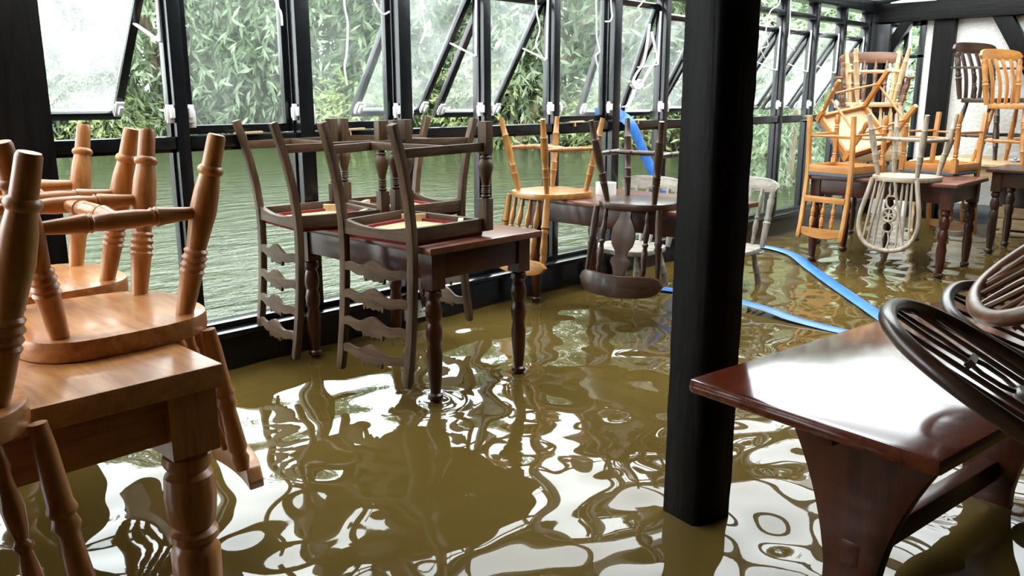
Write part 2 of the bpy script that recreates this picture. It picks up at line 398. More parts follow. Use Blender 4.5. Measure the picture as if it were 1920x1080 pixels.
# ------------------------------------------------------------------ water
def wave_field(seed, lo, hi, n, slope):
    rg = np.random.RandomState(seed)
    lam = np.exp(rg.uniform(np.log(lo), np.log(hi), n)); th = rg.uniform(0, 2 * PI, n); ph = rg.uniform(0, 2 * PI, n)
    k = 2 * PI / lam; a = slope * math.sqrt(2.0 / n) / k
    def f(x, y):
        z = np.zeros_like(x)
        for i in range(n): z += a[i] * np.sin(k[i] * (x * math.cos(th[i]) + y * math.sin(th[i])) + ph[i])
        return z
    return f
def grid_mesh(name, xs, ys, f, mat):
    gx, gy = np.meshgrid(xs, ys); z = f(gx, gy)
    v = np.stack([gx.ravel(), gy.ravel(), z.ravel()], 1); nx, ny = len(xs), len(ys)
    i = np.arange(nx * ny).reshape(ny, nx)
    q = np.stack([i[:-1, :-1], i[:-1, 1:], i[1:, 1:], i[1:, :-1]], -1).reshape(-1, 4)
    me = bpy.data.meshes.new(name)
    me.vertices.add(len(v)); me.vertices.foreach_set('co', v.astype(np.float32).ravel())
    me.loops.add(q.size); me.loops.foreach_set('vertex_index', q.ravel().astype(np.int32))
    me.polygons.add(len(q)); me.polygons.foreach_set('loop_start', (np.arange(len(q)) * 4).astype(np.int32))
    me.polygons.foreach_set('use_smooth', np.ones(len(q), bool))
    me.update(calc_edges=True); me.materials.append(mat)
    return me
m, nt, b = new_mat('flood_water')
tc = node(nt, 'ShaderNodeTexCoord'); n1 = node(nt, 'ShaderNodeTexNoise', i_Scale=1.3, i_Detail=4.0)
nt.links.new(tc.outputs['Object'], n1.inputs['Vector'])
rp = ramp(nt, [(0.3, (0.080, 0.050, 0.011)), (0.75, (0.112, 0.075, 0.021))])
nt.links.new(n1.outputs[0], rp.inputs[0]); nt.links.new(rp.outputs[0], b.inputs['Base Color'])
b.inputs['Roughness'].default_value = 0.02; b.inputs['IOR'].default_value = 1.40
M['water'] = m
wf1 = wave_field(3, 0.16, 0.50, 34, 0.049); wf2 = wave_field(5, 0.09, 0.16, 20, 0.006)
RINGS = [(1.91, 2.24, 0.0011), (2.36, 2.24, 0.0008), (1.62, 0.62, 0.0010), (0.66, 1.64, 0.001), (2.35, 0.62, 0.0012)]
def flood(x, y):
    z = wf1(x, y) + wf2(x, y)
    for (cx, cy, a) in RINGS:
        r = np.hypot(x - cx, y - cy); z += a * np.sin(2 * PI * r / 0.055) * np.exp(-((r - 0.09) / 0.075) ** 2)
    return z
fl = link('flood_water', grid_mesh('flood_water', np.arange(-1.2, XEND - .03, 0.0155), np.arange(-1.2, DW - 0.07, 0.0155), flood, M['water']))
tag(fl, 'murky brown rippled floodwater covering the whole floor', 'water', kind='stuff')

m, nt, b = new_mat('river_water')
tc = node(nt, 'ShaderNodeTexCoord'); mp = node(nt, 'ShaderNodeMapping'); mp.inputs['Scale'].default_value = (1.0, 2.6, 1)
mp.inputs['Rotation'].default_value = (0, 0, R(12))
nt.links.new(tc.outputs['Object'], mp.inputs[0])
n1 = node(nt, 'ShaderNodeTexNoise', i_Scale=2.2, i_Detail=5.0, i_Roughness=0.6); nt.links.new(mp.outputs[0], n1.inputs['Vector'])
bp = node(nt, 'ShaderNodeBump', i_Strength=0.55, i_Distance=0.12)
nt.links.new(n1.outputs[0], bp.inputs['Height']); nt.links.new(bp.outputs[0], b.inputs['Normal'])
b.inputs['Base Color'].default_value = (0.030, 0.036, 0.017, 1); b.inputs['Roughness'].default_value = 0.06; b.inputs['IOR'].default_value = 1.33
M['river'] = m
wr = wave_field(11, 0.8, 3.0, 14, 0.02)
rv = link('river_water', grid_mesh('river_water', np.arange(-30, 60, 0.5), np.concatenate([np.arange(DW + .1, 8, 0.25), np.arange(8, 45, 0.7)]), lambda x, y: wr(x, y) - 0.04, M['river']))
tag(rv, 'swollen green river flowing past outside the windows', 'river', kind='stuff')

# ------------------------------------------------------------------ the far bank and its trees
def leaf_mat(name, dark, light):
    m, nt, b = new_mat(name); L = nt.links
    out = nt.nodes['Material Output']; nt.nodes.remove(b)
    g = node(nt, 'ShaderNodeNewGeometry'); rp = ramp(nt, [(0.0, dark), (1.0, light)])
    L.new(g.outputs['Random Per Island'], rp.inputs[0])
    d = node(nt, 'ShaderNodeBsdfDiffuse'); t = node(nt, 'ShaderNodeBsdfTranslucent'); mxs = node(nt, 'ShaderNodeMixShader'); mxs.inputs[0].default_value = 0.45
    L.new(rp.outputs[0], d.inputs[0]); L.new(rp.outputs[0], t.inputs[0]); L.new(d.outputs[0], mxs.inputs[1]); L.new(t.outputs[0], mxs.inputs[2])
    L.new(mxs.outputs[0], out.inputs[0]); return m
M['leaf_a'] = leaf_mat('willow_leaves', (0.13, 0.18, 0.105), (0.36, 0.44, 0.30))
M['leaf_b'] = leaf_mat('dark_leaves', (0.085, 0.13, 0.07), (0.27, 0.35, 0.21))
M['leaf_c'] = leaf_mat('yellow_green_leaves', (0.16, 0.22, 0.08), (0.42, 0.48, 0.24))
M['bark'] = wood('bark', (0.10, 0.075, 0.05), (0.30, 0.24, 0.17), 0.9, 'z', 9, .5, .8)
def sprays(cx, cy, z0, z1, rx, ry, n, per, ll, lw, rg, droop=0.6):
    """lens-shaped leaves along drooping twigs scattered through a crown"""
    u = rg.normal(size=(n, 3)); u /= np.linalg.norm(u, axis=1)[:, None]
    rad = rg.uniform(0.45, 1.0, n) ** 0.5
    zc, zr = (z0 + z1) / 2, (z1 - z0) / 2
    c = np.stack([cx + u[:, 0] * rad * rx, cy + u[:, 1] * rad * ry, zc + u[:, 2] * rad * zr], 1)
    d = u * [1, 1, 0.3] + rg.normal(scale=0.35, size=(n, 3)); d[:, 2] -= droop
    d /= np.linalg.norm(d, axis=1)[:, None]
    tl = rg.uniform(0.35, 0.75, n)
    t = (np.arange(per) + 0.5) / per
    base = c[:, None, :] + d[:, None, :] * (t[None, :, None] * tl[:, None, None])
    ld = d[:, None, :] * 0.9 + rg.normal(scale=0.55, size=(n, per, 3)); ld[..., 2] -= 0.25
    ld /= np.linalg.norm(ld, axis=2)[..., None]
    sd = np.cross(ld, rg.normal(size=(n, per, 3))); sd /= np.linalg.norm(sd, axis=2)[..., None]
    sc = rg.uniform(0.6, 1.25, (n, per, 1))
    b = base; tip = b + ld * ll * sc; mid = b + ld * ll * sc * 0.45
    l = mid + sd * lw * sc; r = mid - sd * lw * sc
    return np.stack([b, l, tip, r], 2).reshape(-1, 3)
def foliage(name, v, mat, parent):
    nq = len(v) // 4; me = bpy.data.meshes.new(name)
    me.vertices.add(len(v)); me.vertices.foreach_set('co', v.astype(np.float32).ravel())
    me.loops.add(len(v)); me.loops.foreach_set('vertex_index', np.arange(len(v), dtype=np.int32))
    me.polygons.add(nq); me.polygons.foreach_set('loop_start', (np.arange(nq) * 4).astype(np.int32))
    me.update(calc_edges=True); me.materials.append(mat)
    o = link(name, me, parent); o['kind'] = 'stuff'; return o
def polar(r, deg): return r * math.cos(R(deg)), r * math.sin(R(deg))
bank = MB(); k = 24
for i in range(k + 1):
    a = -10 + 130 * i / k
    for (r, z) in ((19.6, -0.25), (20.6, 0.25), (24, 0.7), (40, 1.4)):
        x, y = polar(r, a); bank.v.append((x, y, z + 0.1 * math.sin(i * 1.7)))
for i in range(k):
    for j in range(3): bank.f.append((i * 4 + j, i * 4 + j + 1, i * 4 + 5 + j, i * 4 + 4 + j))
bk = link('river_bank', bank.mesh('river_bank', plain('bank_grass', (0.06, 0.09, 0.03), 0.9, noise=0.4, nscale=3)))
bk['kind'] = 'structure'
TREES = [  # angle, radius, height, half width, material, label
    (86, 21.5, 7.2, 3.4, 'leaf_a', 'pale feathery tree across the river behind the large left-hand post'),
    (76, 21.8, 6.6, 3.2, 'leaf_b', 'dense tree across the river behind the rain-spotted open sash at the left'),
    (66, 21.2, 7.0, 3.3, 'leaf_a', 'pale willow-like tree across the river behind the first wide closed window'),
    (57, 21.6, 6.3, 3.1, 'leaf_a', 'soft green tree across the river above the chairs with carved slat backs'),
    (48, 21.4, 5.8, 3.0, 'leaf_b', 'darker tree across the river behind the pair of open sashes in mid frame'),
    (40, 21.0, 6.6, 3.1, 'leaf_a', 'light green tree across the river behind the leaning trunk'),
    (32, 20.6, 6.0, 3.0, 'leaf_b', 'deep green tree across the river seen just left of the black pillar'),
    (24, 19.5, 6.2, 3.0, 'leaf_a', 'hazy tree across the river seen just right of the black pillar'),
    (15, 19.5, 6.4, 3.2, 'leaf_b', 'tree across the river glimpsed through the farthest windows'),
]
for i, (a, r, h, w, mt, lb) in enumerate(TREES):
    rg = np.random.RandomState(20 + i); x, y = polar(r, a)
    t = link('willow_tree', None); t.location = (x, y, 0.2); tag(t, lb, 'tree', 'trees on the far bank')
    lean = rg.uniform(-1, 1)
    part('trunk', MB().tube([(0, 0, -.3), (lean * .3, 0, h * .3), (lean * .8, .1, h * .6), (lean * 1.0, .1, h * .85)], [.2, .16, .11, .05], 8), M['bark'], t)
    v1 = sprays(0, 0, 0.1, h, w, 2.0, 2100, 9, 0.32, 0.036, rg)
    v2 = sprays(0, 0, -0.1, h * .55, w * 1.05, 1.8, 750, 9, 0.32, 0.038, rg)
    foliage('foliage', np.concatenate([v1, v2]), M[mt], t)
BUSH = [(80, 19.9, 1.5, 1.5, 'low yellow-green bush on the far bank under the rain-spotted sash'), (71, 20.0, 1.3, 1.6, 'low bright bush on the far bank left of the first mullion'),
        (52, 19.7, 1.7, 1.6, 'low bright bush on the far bank behind the upturned chair legs'), (44, 19.6, 2.2, 1.7, 'rounded bright bush on the far bank in the middle windows'),
        (36, 19.0, 1.5, 1.4, 'small bright bush on the far bank near the leaning trunk')]
for i, (a, r, h, w, lb) in enumerate(BUSH):
    rg = np.random.RandomState(60 + i); x, y = polar(r, a)
    t = link('bush', None); t.location = (x, y, 0.0); tag(t, lb, 'bush', 'bushes on the far bank')
    part('stem', MB().tube([(0, 0, -.2), (.1, 0, h * .4), (-.1, 0, h * .8)], [.06, .05, .02], 6), M['bark'], t)
    foliage('foliage', sprays(0, 0, -.1, h, w, 0.9, 500, 9, 0.16, 0.025, rg, 0.2), M['leaf_c'], t)
# nearer bushes at the far right end, growing up to the windows
for i, (x, y, h, w, mt, lb) in enumerate([(10.4, 5.0, 2.3, 1.3, 'leaf_a', 'near leafy shrub outside the lower panes right of the black pillar'), (12.2, 4.9, 3.0, 1.6, 'leaf_b', 'near tall shrub outside the last window bays')]):
    rg = np.random.RandomState(80 + i); t = link('shrub', None); t.location = (x, y, -0.1); tag(t, lb, 'shrub')
    part('stem', MB().tube([(0, 0, -.2), (.1, 0, h * .4), (-.1, 0, h * .8)], [.05, .04, .02], 6), M['bark'], t)
    foliage('foliage', sprays(0, 0, .05, h, w, 0.9, 800, 9, 0.13, 0.017, rg, 0.3), M[mt], t)
# bare leaning trunks in front of the foliage
for (a0, z0, a1, z1, r, rad, lb) in [(44.0, 0.1, 38.5, 3.0, 19.3, .13, 'pale leaning tree trunk on the far bank behind the middle windows'), (38.5, 0.5, 30.5, 3.6, 19.0, .12, 'long slanting tree trunk on the far bank left of the pillar')]:
    p0 = Vector((*polar(r, a0), z0 - .4)); p1 = Vector((*polar(r - .5, a1), z1)); pm_ = p0.lerp(p1, .5) + Vector((0, 0, .12))
    t = link('leaning_trunk', None); t.location = p0; tag(t, lb, 'trunk', 'leaning trunks')
    part('stem', MB().tube([Vector((0, 0, 0)), pm_ - p0, p1 - p0], [rad, rad * .8, rad * .5], 8), M['bark'], t)
    part('branch', MB().tube([pm_ - p0, pm_ - p0 + Vector((.5, 0, .9)), pm_ - p0 + Vector((.6, 0, 1.7))], [rad * .4, rad * .3, rad * .15], 6), M['bark'], t)

# ------------------------------------------------------------------ tables
def leg_table(name, label, x0, x1, y0, y1, h, kind, top=0.026, apron=0.10, leg=0.062, turned=None, over=0.035, group=None, prof=None):
    cx, cy = (x0 + x1) / 2, (y0 + y1) / 2
    t = link(name, None); t.location = (cx, cy, Z_FLOOR); tag(t, label, 'table', group)
    H = h - Z_FLOOR; a, b = (x1 - x0) / 2, (y1 - y0) / 2
    lng = 'y' if b > a else 'x'
    part('tabletop', MB().box(-a, a, -b, b, H - top, H), W('redtop' if kind == 'mahog' else kind, lng), t, min(0.007, top * .3))
    zb = H - top; lx, ly = a - over - leg / 2, b - over - leg / 2
    for sy in (-1, 1): part('apron', MB().box(-lx, lx, sy * (ly + leg * .2) - .011, sy * (ly + leg * .2) + .011, zb - apron, zb), W(kind, 'x'), t, 0.002)
    for sx in (-1, 1): part('apron', MB().box(sx * (lx + leg * .2) - .011, sx * (lx + leg * .2) + .011, -ly, ly, zb - apron, zb), W(kind, 'y'), t, 0.002)
    blk = apron + 0.035; zt = zb - blk; r = leg / 2
    prof = prof or [(0, .62), (.02, .95), (.05, 1.0), (.08, .7), (.10, .85), (.17, 1.0), (.25, .9), (.28, .7), (.295, .95), (.32, .95), (.335, .75), (.4, .92), (.55, .85), (.72, .72), (.80, .60), (.815, .85), (.84, .9), (.86, .62), (.90, .78), (.95, .74), (1, .55)]
    for sx in (-1, 1):
        for sy in (-1, 1):
            mb = MB().box(sx * lx - r, sx * lx + r, sy * ly - r, sy * ly + r, zt, zb)
            mb.lathe((sx * lx, sy * ly, zt), (sx * lx, sy * ly, 0), [(q, w * r * 1.02) for q, w in prof], 16)
            part('leg', mb, W(kind, 'z'), t, ang=35)
    return t
# profile values are tuned so that the lower ring sits just above the flood level
FOOT = [(0, .62), (.015, .92), (.045, 1.0), (.07, .66), (.085, .80), (.13, 1.0), (.18, .9), (.205, .68), (.22, .80), (.26, .98), (.31, .9), (.33, .72), (.40, .92), (.50, .86), (.60, .70), (.64, .58), (.65, .85), (.67, .9), (.69, .60), (.72, .74), (.78, .7), (1, .5)]
T_H = 0.588
leg_table('dining_table', 'dark red-brown table with turned legs carrying three carved-slat chairs', 1.852, 2.43, 2.17, 3.09, T_H, 'mahog', prof=FOOT)
leg_table('dining_table', 'dark red table by the windows with a white roll on top', 3.24, 3.86, 2.0, 3.06, T_H, 'mahog', prof=FOOT)
leg_table('dining_table', 'dark table with turned legs under the pale wheel-back and orange chairs', 5.43, 6.08, 1.55, 2.50, T_H, 'mahog', prof=FOOT)
leg_table('dining_table', 'dark table in the window corner under the stacked armchair', 6.14, 6.90, 2.14, 2.78, T_H, 'dark', prof=FOOT)
leg_table('dining_table', 'dark-topped table at the right edge with a rounded top edge', 6.56, 7.10, 0.75, 1.70, T_H + .02, 'dark', prof=FOOT)
leg_table('side_table', 'pale plank table by the end wall under the upright stick-back chairs', 7.14, 8.12, 1.45, 2.42, .60, 'pale', prof=FOOT)
leg_table('pine_table', 'chunky honey pine table in the left foreground with upturned pine chairs', -.35, 0.768, 1.555, 2.95, 0.57, 'pine', top=0.05, apron=0.10, leg=0.10, over=0.014,
          prof=[(0, .7), (.02, .95), (.05, 1.0), (.08, .78), (.10, .98), (.18, 1.05), (.28, .95), (.31, .75), (.325, .98), (.35, 1.0), (.37, .78), (.40, 1.0), (.55, .98), (.75, .75), (.85, .6), (.87, .9), (.92, .9), (1, .7)])

# mahogany trestle table in the right foreground
rt = link('trestle_table', None); RT_H = 0.49
ux_ = Vector((0.991, -0.135, 0)); vy_ = Vector((0.135, 0.991, 0))
rt.location = (1.472, 0.394, Z_FLOOR); rt.rotation_euler = (0, 0, math.atan2(-0.135, 0.991))
tag(rt, 'polished dark red mahogany table with curved panel legs in the right foreground', 'table')
TL, TWd = 1.25, 0.555; Hh = RT_H - Z_FLOOR
part('tabletop', MB().box(0, TL, 0, TWd, Hh - .034, Hh), wood('mahog_gloss', (0.05, 0.009, 0.004), (0.15, 0.030, 0.012), 0.14, 'x', 26, .3, .03, .8), rt, 0.012)
part('under_rail', MB().box(.10, TL - .10, TWd / 2 - .02, TWd / 2 + .02, Hh - .09, Hh - .03), W('mahog', 'x'), rt, 0.003)
for lx in (0.27, TL - .27):
    prof = []
    for i in range(17):
        t = i / 16; z = Hh - .034 - (Hh - .034 - .05) * t
        w = 0.052 + 0.185 * (1 - t) ** 2.5 + 0.10 * max(0, t - .72) ** 1.5 / .28 ** 1.5
        prof.append((w, z))
    poly = [(TWd / 2 - w, z) for w, z in prof] + [(TWd / 2 + w, z) for w, z in reversed(prof)]
    part('panel_leg', MB().prism(poly, (lx - .019, 0, 0), (0, 1, 0), (0, 0, 1), (.038, 0, 0)), W('mahog', 'z'), rt, 0.002)
    part('foot', MB().box(lx - .035, lx + .035, .04, TWd - .04, 0, .06), W('mahog', 'y'), rt, 0.008)
part('stretcher', MB().box(.25, TL - .25, TWd / 2 - .022, TWd / 2 + .022, .255, .315), W('mahog', 'x'), rt, 0.003)

# ------------------------------------------------------------------ chairs
def ladderback():
    m = Model(); od, oz, ox, oy = W('oak', 'z'), W('oak', 'z'), W('oak', 'x'), W('oak', 'y')
    for sx in (-1, 1):
        pts = [(sx * .19, y, z) for y, z in [(-.278, 0), (-.25, .09), (-.227, .18), (-.208, .28), (-.197, .38), (-.194, .46), (-.196, .56), (-.203, .68), (-.214, .8), (-.228, .91), (-.238, .97), (-.240, .985)]]
        sc = [1, 1, 1, 1, 1, 1, 1, 1, 1, 1, .95, .7]
        m.add('back_post', MB().sweep_rect(pts, .033, .030, up=(0, 1, 0), scales=sc), oz, 0.004)
    prof = [(0, .013), (.03, .019), (.06, .020), (.08, .0135), (.10, .014), (.13, .019), (.15, .016), (.17, .019), (.19, .015), (.21, .0185), (.24, .015), (.27, .0185), (.30, .0145), (.40, .018), (.55, .025), (.68, .0305), (.78, .030), (.86, .022), (.89, .018), (.92, .024), (.95, .018), (1, .013)]
    for sx in (-1, 1):
        x, y = sx * .222, .19
        mb = MB().box(x - .021, x + .021, y - .021, y + .021, .30, .428).box(x - .021, x + .021, y - .021, y + .021, .0, .125)
        mb.lathe((x, y, .30), (x, y, .125), prof, 14)
        m.add('front_leg', mb, oz, 0.004)
    for zi, z in enumerate((.535, .645, .755, .865)):
        cols = []; N = 60; yb = -.194 - max(0, z - .5) * .085
        for i in range(N + 1):
            u = i / N; x = -.178 + .356 * u; c = abs(u - .5) * 2
            wave = .010 * math.cos(c * PI * 2.2) - .016 * c * c
            lo = z - wave - .008 + .012 * c
            hi = z + .040 - wave * 1.0 - .004 * c
            p = abs(u - .5)
            hi += .036 if p < .03 else .029 if p < .105 else .013 if p < .125 else .026 if p < .165 else 0
            cols.append(((x, yb - .010 * (1 - c * c), lo), (x, yb - .010 * (1 - c * c), hi)))
        m.add('back_slat', MB().strip(cols, (0, -.012, 0)), ox, ang=30)
    # seat frame with drop-in pad
    fr = MB()
    m.add('seat_rail', MB().strip([((x, -.182 - .0, .375 + .022 * (1 - (x / .175) ** 2)), (x, -.182, .432)) for x in [(-.175 + .35 * i / 12) for i in range(13)]], (0, -.022, 0)), ox, ang=30)
    m.add('seat_rail', MB().strip([((x, .20, .385), (x, .20, .432)) for x in (-.21, .21)], (0, -.022, 0)), ox, 0.002)
    for sx in (-1, 1): m.add('seat_rail', MB().bar((sx * .19, -.19, .405), (sx * .218, .19, .405), .022, .052), oy, 0.002)
    # curved front lip seen from below
    m.add('seat_lip', MB().strip([((x, .196 + .03 * (1 - (x / .2) ** 2), .40), (x, .196 + .03 * (1 - (x / .2) ** 2), .434)) for x in [(-.2 + .4 * i / 12) for i in range(13)]], (0, -.02, 0)), ox, ang=30)
    pad = [(-.175, -.185), (.175, -.185), (.205, .19), (.1, .222), (0, .228), (-.1, .222), (-.205, .19)]
    m.add('seat_pad', MB().prism(pad, (0, 0, .431), (1, 0, 0), (0, 1, 0), (0, 0, .019)), M['red_fabric'], 0.006, label='red upholstered drop-in seat')
    ins = [(a * .88, b * .88 - .002) for a, b in pad]
    m.add('seat_board', MB().prism([(a * .9, b * .86) for a, b in pad], (0, 0, .418), (1, 0, 0), (0, 1, 0), (0, 0, .013)), W('pale', 'y'))
    for sx in (-1, 1): m.add('corner_block', MB().bar((sx * .165, .10, .405), (sx * .10, .178, .405), .02, .035), W('pale', 'x'))
    m.add('seat_rim', MB().sweep_rect([(a * .80, b * .78, .413) for a, b in pad], .02, .012, up=(0, 0, 1), closed=True), M['red_fabric'])
    for sx in (-1, 1): m.add('side_stretcher', MB().bar((sx * .19, -.243, .105), (sx * .222, .172, .098), .017, .034), oy, 0.002)
    m.add('cross_stretcher', MB().bar((-.208, -.02, .100), (.208, -.02, .100), .030, .017, (0, 1, 0)), ox, 0.002)
    return m

LEGP = {'pine': [(0, .0185), (.12, .0215), (.23, .0235), (.25, .027), (.265, .0225), (.285, .0275), (.305, .0225), (.325, .0275), (.345, .0225), (.365, .026), (.38, .0205), (.45, .0235), (.58, .0285), (.70, .0265), (.785, .0215), (.795, .026), (.81, .0275), (.825, .0255), (.835, .0205), (.93, .0195), (.985, .019), (1, .0165)],
        'slim': [(0, .0125), (.15, .0165), (.23, .018), (.24, .0205), (.255, .0175), (.275, .0205), (.295, .0175), (.315, .0205), (.335, .0175), (.355, .0205), (.37, .0165), (.5, .0205), (.62, .0215), (.75, .0175), (.765, .0205), (.78, .0165), (.9, .0145), (1, .013)]}
SPIN = [(t_, r_ * 1.2) for t_, r_ in [(0, .008), (.08, .0085), (.14, .011), (.17, .0085), (.22, .010), (.33, .0145), (.42, .012), (.47, .0085), (.49, .013), (.51, .013), (.53, .0085), (.60, .012), (.72, .0145), (.82, .0095), (.87, .012), (.90, .0085), (1, .008)]]
def seat_outline(w, d, n=40, e=3.2, front=1.06):
    out = []
    for i in range(n):
        a = 2 * PI * i / n; c, s = math.cos(a), math.sin(a)
        x = w * abs(c) ** (2 / e) * (1 if c > 0 else -1); y = d * abs(s) ** (2 / e) * (1 if s > 0 else -1)
        x *= 1 + (front - 1) * (y / d)
        out.append((x, y))
    return out
def windsor(kind, back, legs='pine', seat_kind=None, thick=0.042, sw=0.205, sd=0.20, arms=False, e=3.2, rake=.12, vs=.92, braces=True):
    m = Model(); wz, wx, wy = W(kind, 'z'), W(kind, 'x'), W(kind, 'y'); sh = 0.435
    m.add('seat', MB().prism(seat_outline(sw, sd, e=e), (0, 0, sh - thick), (1, 0, 0), (0, 1, 0), (0, 0, thick)), W(seat_kind or kind, 'x'), 0.009, ang=50)
    zu = sh - thick + .004
    tops = {(-1, -1): (-.13, -.13), (1, -1): (.13, -.13), (-1, 1): (-.15, .13), (1, 1): (.15, .13)}
    feet = {(-1, -1): (-.19, -.21), (1, -1): (.19, -.21), (-1, 1): (-.2, .2), (1, 1): (.2, .2)}
    def at(k, z):
        t = (zu - z) / zu; a, b = tops[k], feet[k]; return Vector((a[0] + (b[0] - a[0]) * t, a[1] + (b[1] - a[1]) * t, z))
    for k in tops: m.add('leg', MB().lathe(at(k, zu), at(k, 0), LEGP[legs], 16), wz, ang=45)
    k_ = 1.0 if legs == 'pine' else .72
    sp = [(0, .0105), (.06, .0125), (.22, .0175), (.30, .021), (.31, .0155), (.325, .0205), (.34, .0165), (.42, .0195), (.58, .0195), (.66, .0165), (.675, .0205), (.69, .0155), (.70, .021), (.78, .0175), (.94, .0125), (1, .0105)]
    sp = [(a, r * k_) for a, r in sp]
    mids = []
    for sx in (-1, 1):
        a, b = at((sx, -1), .165), at((sx, 1), .165); mids.append(a.lerp(b, .5)); m.add('side_stretcher', MB().lathe(a, b, sp, 14), wy, ang=45)
    m.add('cross_stretcher', MB().lathe(mids[0], mids[1], sp, 14), wx, ang=45)
    def B(u, v, bow=.0):
        v *= vs
        return Vector((u, -.165 - rake * v - bow * (1 - (u / .22) ** 2), sh + v))
    if back in ('spindle', 'splat', 'slat'):
        for sx in (-1, 1):
            if back == 'splat':
                pf = [(0, .015), (.2, .018), (.45, .017), (.48, .0205), (.52, .016), (.56, .021), (.6, .015), (.8, .013), (1, .011)]
            else: pf = [(0, .0145), (.12, .018), (.40, .0205), (.44, .0245), (.47, .018), (.52, .023), (.56, .017), (.7, .0195), (.84, .022), (.88, .0165), (.92, .021), (1, .015)]
            m.add('back_post', MB().lathe(B(sx * .172, -.01), B(sx * .198, .36, .01), pf, 14), wz, ang=45)
        if back == 'spindle':
            for u in (-.105, -.036, .036, .105): m.add('spindle', MB().lathe(B(u, -.01), B(u * 1.13, .37, .035), SPIN, 10), wz, ang=45)
        elif back == 'slat':
            for u in (-.11, -.037, .037, .11):
                pts = [B(u * (1 + .13 * t), -.01 + .37 * t, -.03 * math.sin(t * PI) + .035 * t) for t in [i / 8 for i in range(9)]]
                m.add('back_slat', MB().sweep_rect(pts, .032, .012, up=(0, 1, 0)), wz, 0.003)
        else:
            for u in (-.115, .115): m.add('spindle', MB().lathe(B(u, -.01), B(u * 1.1, .37, .03), SPIN, 10), wz, ang=45)
            for u in (-.085, .085): pass
            half = [(.032, 0), (.030, .04), (.040, .06), (.060, .10), (.066, .15), (.058, .19), (.034, .225), (.030, .245), (.050, .265), (.054, .285), (.038, .31), (.030, .34), (.036, .37)]
            cols = [(B(-w, v, .03 * v / .37), B(w, v, .03 * v / .37)) for w, v in half]
            m.add('splat', MB().strip(cols, (0, -.012, -.003)), wz, 0.002, label='vase-shaped back splat')
        cols = []; N = 24
        for i in range(N + 1):
            t = i / N * 2 - 1; u = .232 * t
            rnd = math.sqrt(max(0.0, 1 - abs(t) ** 6)) * (1.3 if back == 'splat' else 1.0); bw = .075 if back == 'splat' else .042
            lo, hi = .398 - .045 * rnd - .012 * t * t, .398 + .045 * rnd - .012 * t * t
            cols.append((B(u, lo, bw), B(u, hi, bw)))
        m.add('crest_rail', MB().strip(cols, [(0, -.036 if legs == 'pine' else -.024, 0)] * len(cols)), wx, 0.004)
    else:   # bow back
        shape = [(-.148, -.02), (-.163, .06), (-.182, .15), (-.196, .23), (-.200, .30), (-.190, .365), (-.165, .42), (-.125, .460), (-.068, .483), (0, .490)]
        shape = shape + [(-u, v) for u, v in reversed(shape[:-1])]
        # smooth
        P = [B(u, v) for u, v in shape]; pts = []
        for i in range(len(P) - 1):
            p0, p1, p2, p3 = P[max(i - 1, 0)], P[i], P[i + 1], P[min(i + 2, len(P) - 1)]
            for q in range(4):
                t = q / 4; pts.append(.5 * ((2 * p1) + (p2 - p0) * t + (2 * p0 - 5 * p1 + 4 * p2 - p3) * t * t + (3 * p1 - p0 - 3 * p2 + p3) * t ** 3))
        pts.append(P[-1])
        m.add('bow', MB().tube(pts, .0155 if braces else .0135, 10, up=(0, 1, .25)), wz, ang=60)
        def top_v(u):
            best = .49
            for a, b in zip(shape[:-1], shape[1:]):
                if a[0] <= u <= b[0] and a[1] > .28: best = a[1] + (b[1] - a[1]) * (u - a[0]) / max(1e-6, b[0] - a[0])
            return best
        for u0, u1 in ((-.118, -.155), (-.09, -.115), (-.06, -.075), (.06, .075), (.09, .115), (.118, .155)) if braces else ((-.11, -.145), (-.065, -.085), (.065, .085), (.11, .145)):
            m.add('spindle', MB().lathe(B(u0, -.01), B(u1, top_v(u1) - .005), [(t_, r_ * (1 if braces else .6)) for t_, r_ in [(0, .007), (.3, .0095), (.7, .008), (1, .006)]], 8), wz)
        for sx in ((-1, 1) if braces else ()):   # long slanting braces
            m.add('spindle', MB().lathe(Vector((sx * .035, -.235, sh - .01)), B(sx * .125, top_v(.125) - .005), [(0, .008), (.3, .0095), (1, .006)], 8), wz)
        tr_ = .0075 if braces else .005
        s = m.add('splat', MB().tube([B(u, v) for u, v in [(-.018, -.01), (-.022, .05), (-.014, .085), (-.034, .12), (-.028, .165), (-.010, .185)]], tr_, 6, up=(0, 1, .25), flat=.8)
              .tube([B(-u, v) for u, v in [(-.018, -.01), (-.022, .05), (-.014, .085), (-.034, .12), (-.028, .165), (-.010, .185)]], tr_, 6, up=(0, 1, .25), flat=.8)
              .bar(B(-.028, .10), B(.028, .10), .014, .010), wz)
        s2 = m.add('upper_splat', MB().tube([B(u, v) for u, v in [(-.010, .285), (-.030, .305), (-.034, .335), (-.014, .365), (-.024, .41), (-.020, .45), (-.012, .485)]], tr_, 6, up=(0, 1, .25), flat=.8)
              .tube([B(-u, v) for u, v in [(-.010, .285), (-.030, .305), (-.034, .335), (-.014, .365), (-.024, .41), (-.020, .45), (-.012, .485)]], tr_, 6, up=(0, 1, .25), flat=.8)
              .bar(B(-.028, .355), B(.028, .355), .014, .010), wz)
        wh = MB().tube([B(.046 * math.cos(a), .235 + .046 * math.sin(a)) for a in [2 * PI * i / 20 for i in range(20)]], .0085, 6, closed=True, up=(0, 1, .25))
        for i in range(6):
            a = PI * i / 3 + PI / 6; wh.bar(B(0, .235), B(.042 * math.cos(a), .235 + .042 * math.sin(a)), .010, .009)
        wh.lathe(B(0, .235) + Vector((0, .007, 0)), B(0, .235) - Vector((0, .007, 0)), [(0, .014), (1, .014)], 10)
        m.add('wheel', wh, wz, sub=s, label='pierced wheel in the back splat')
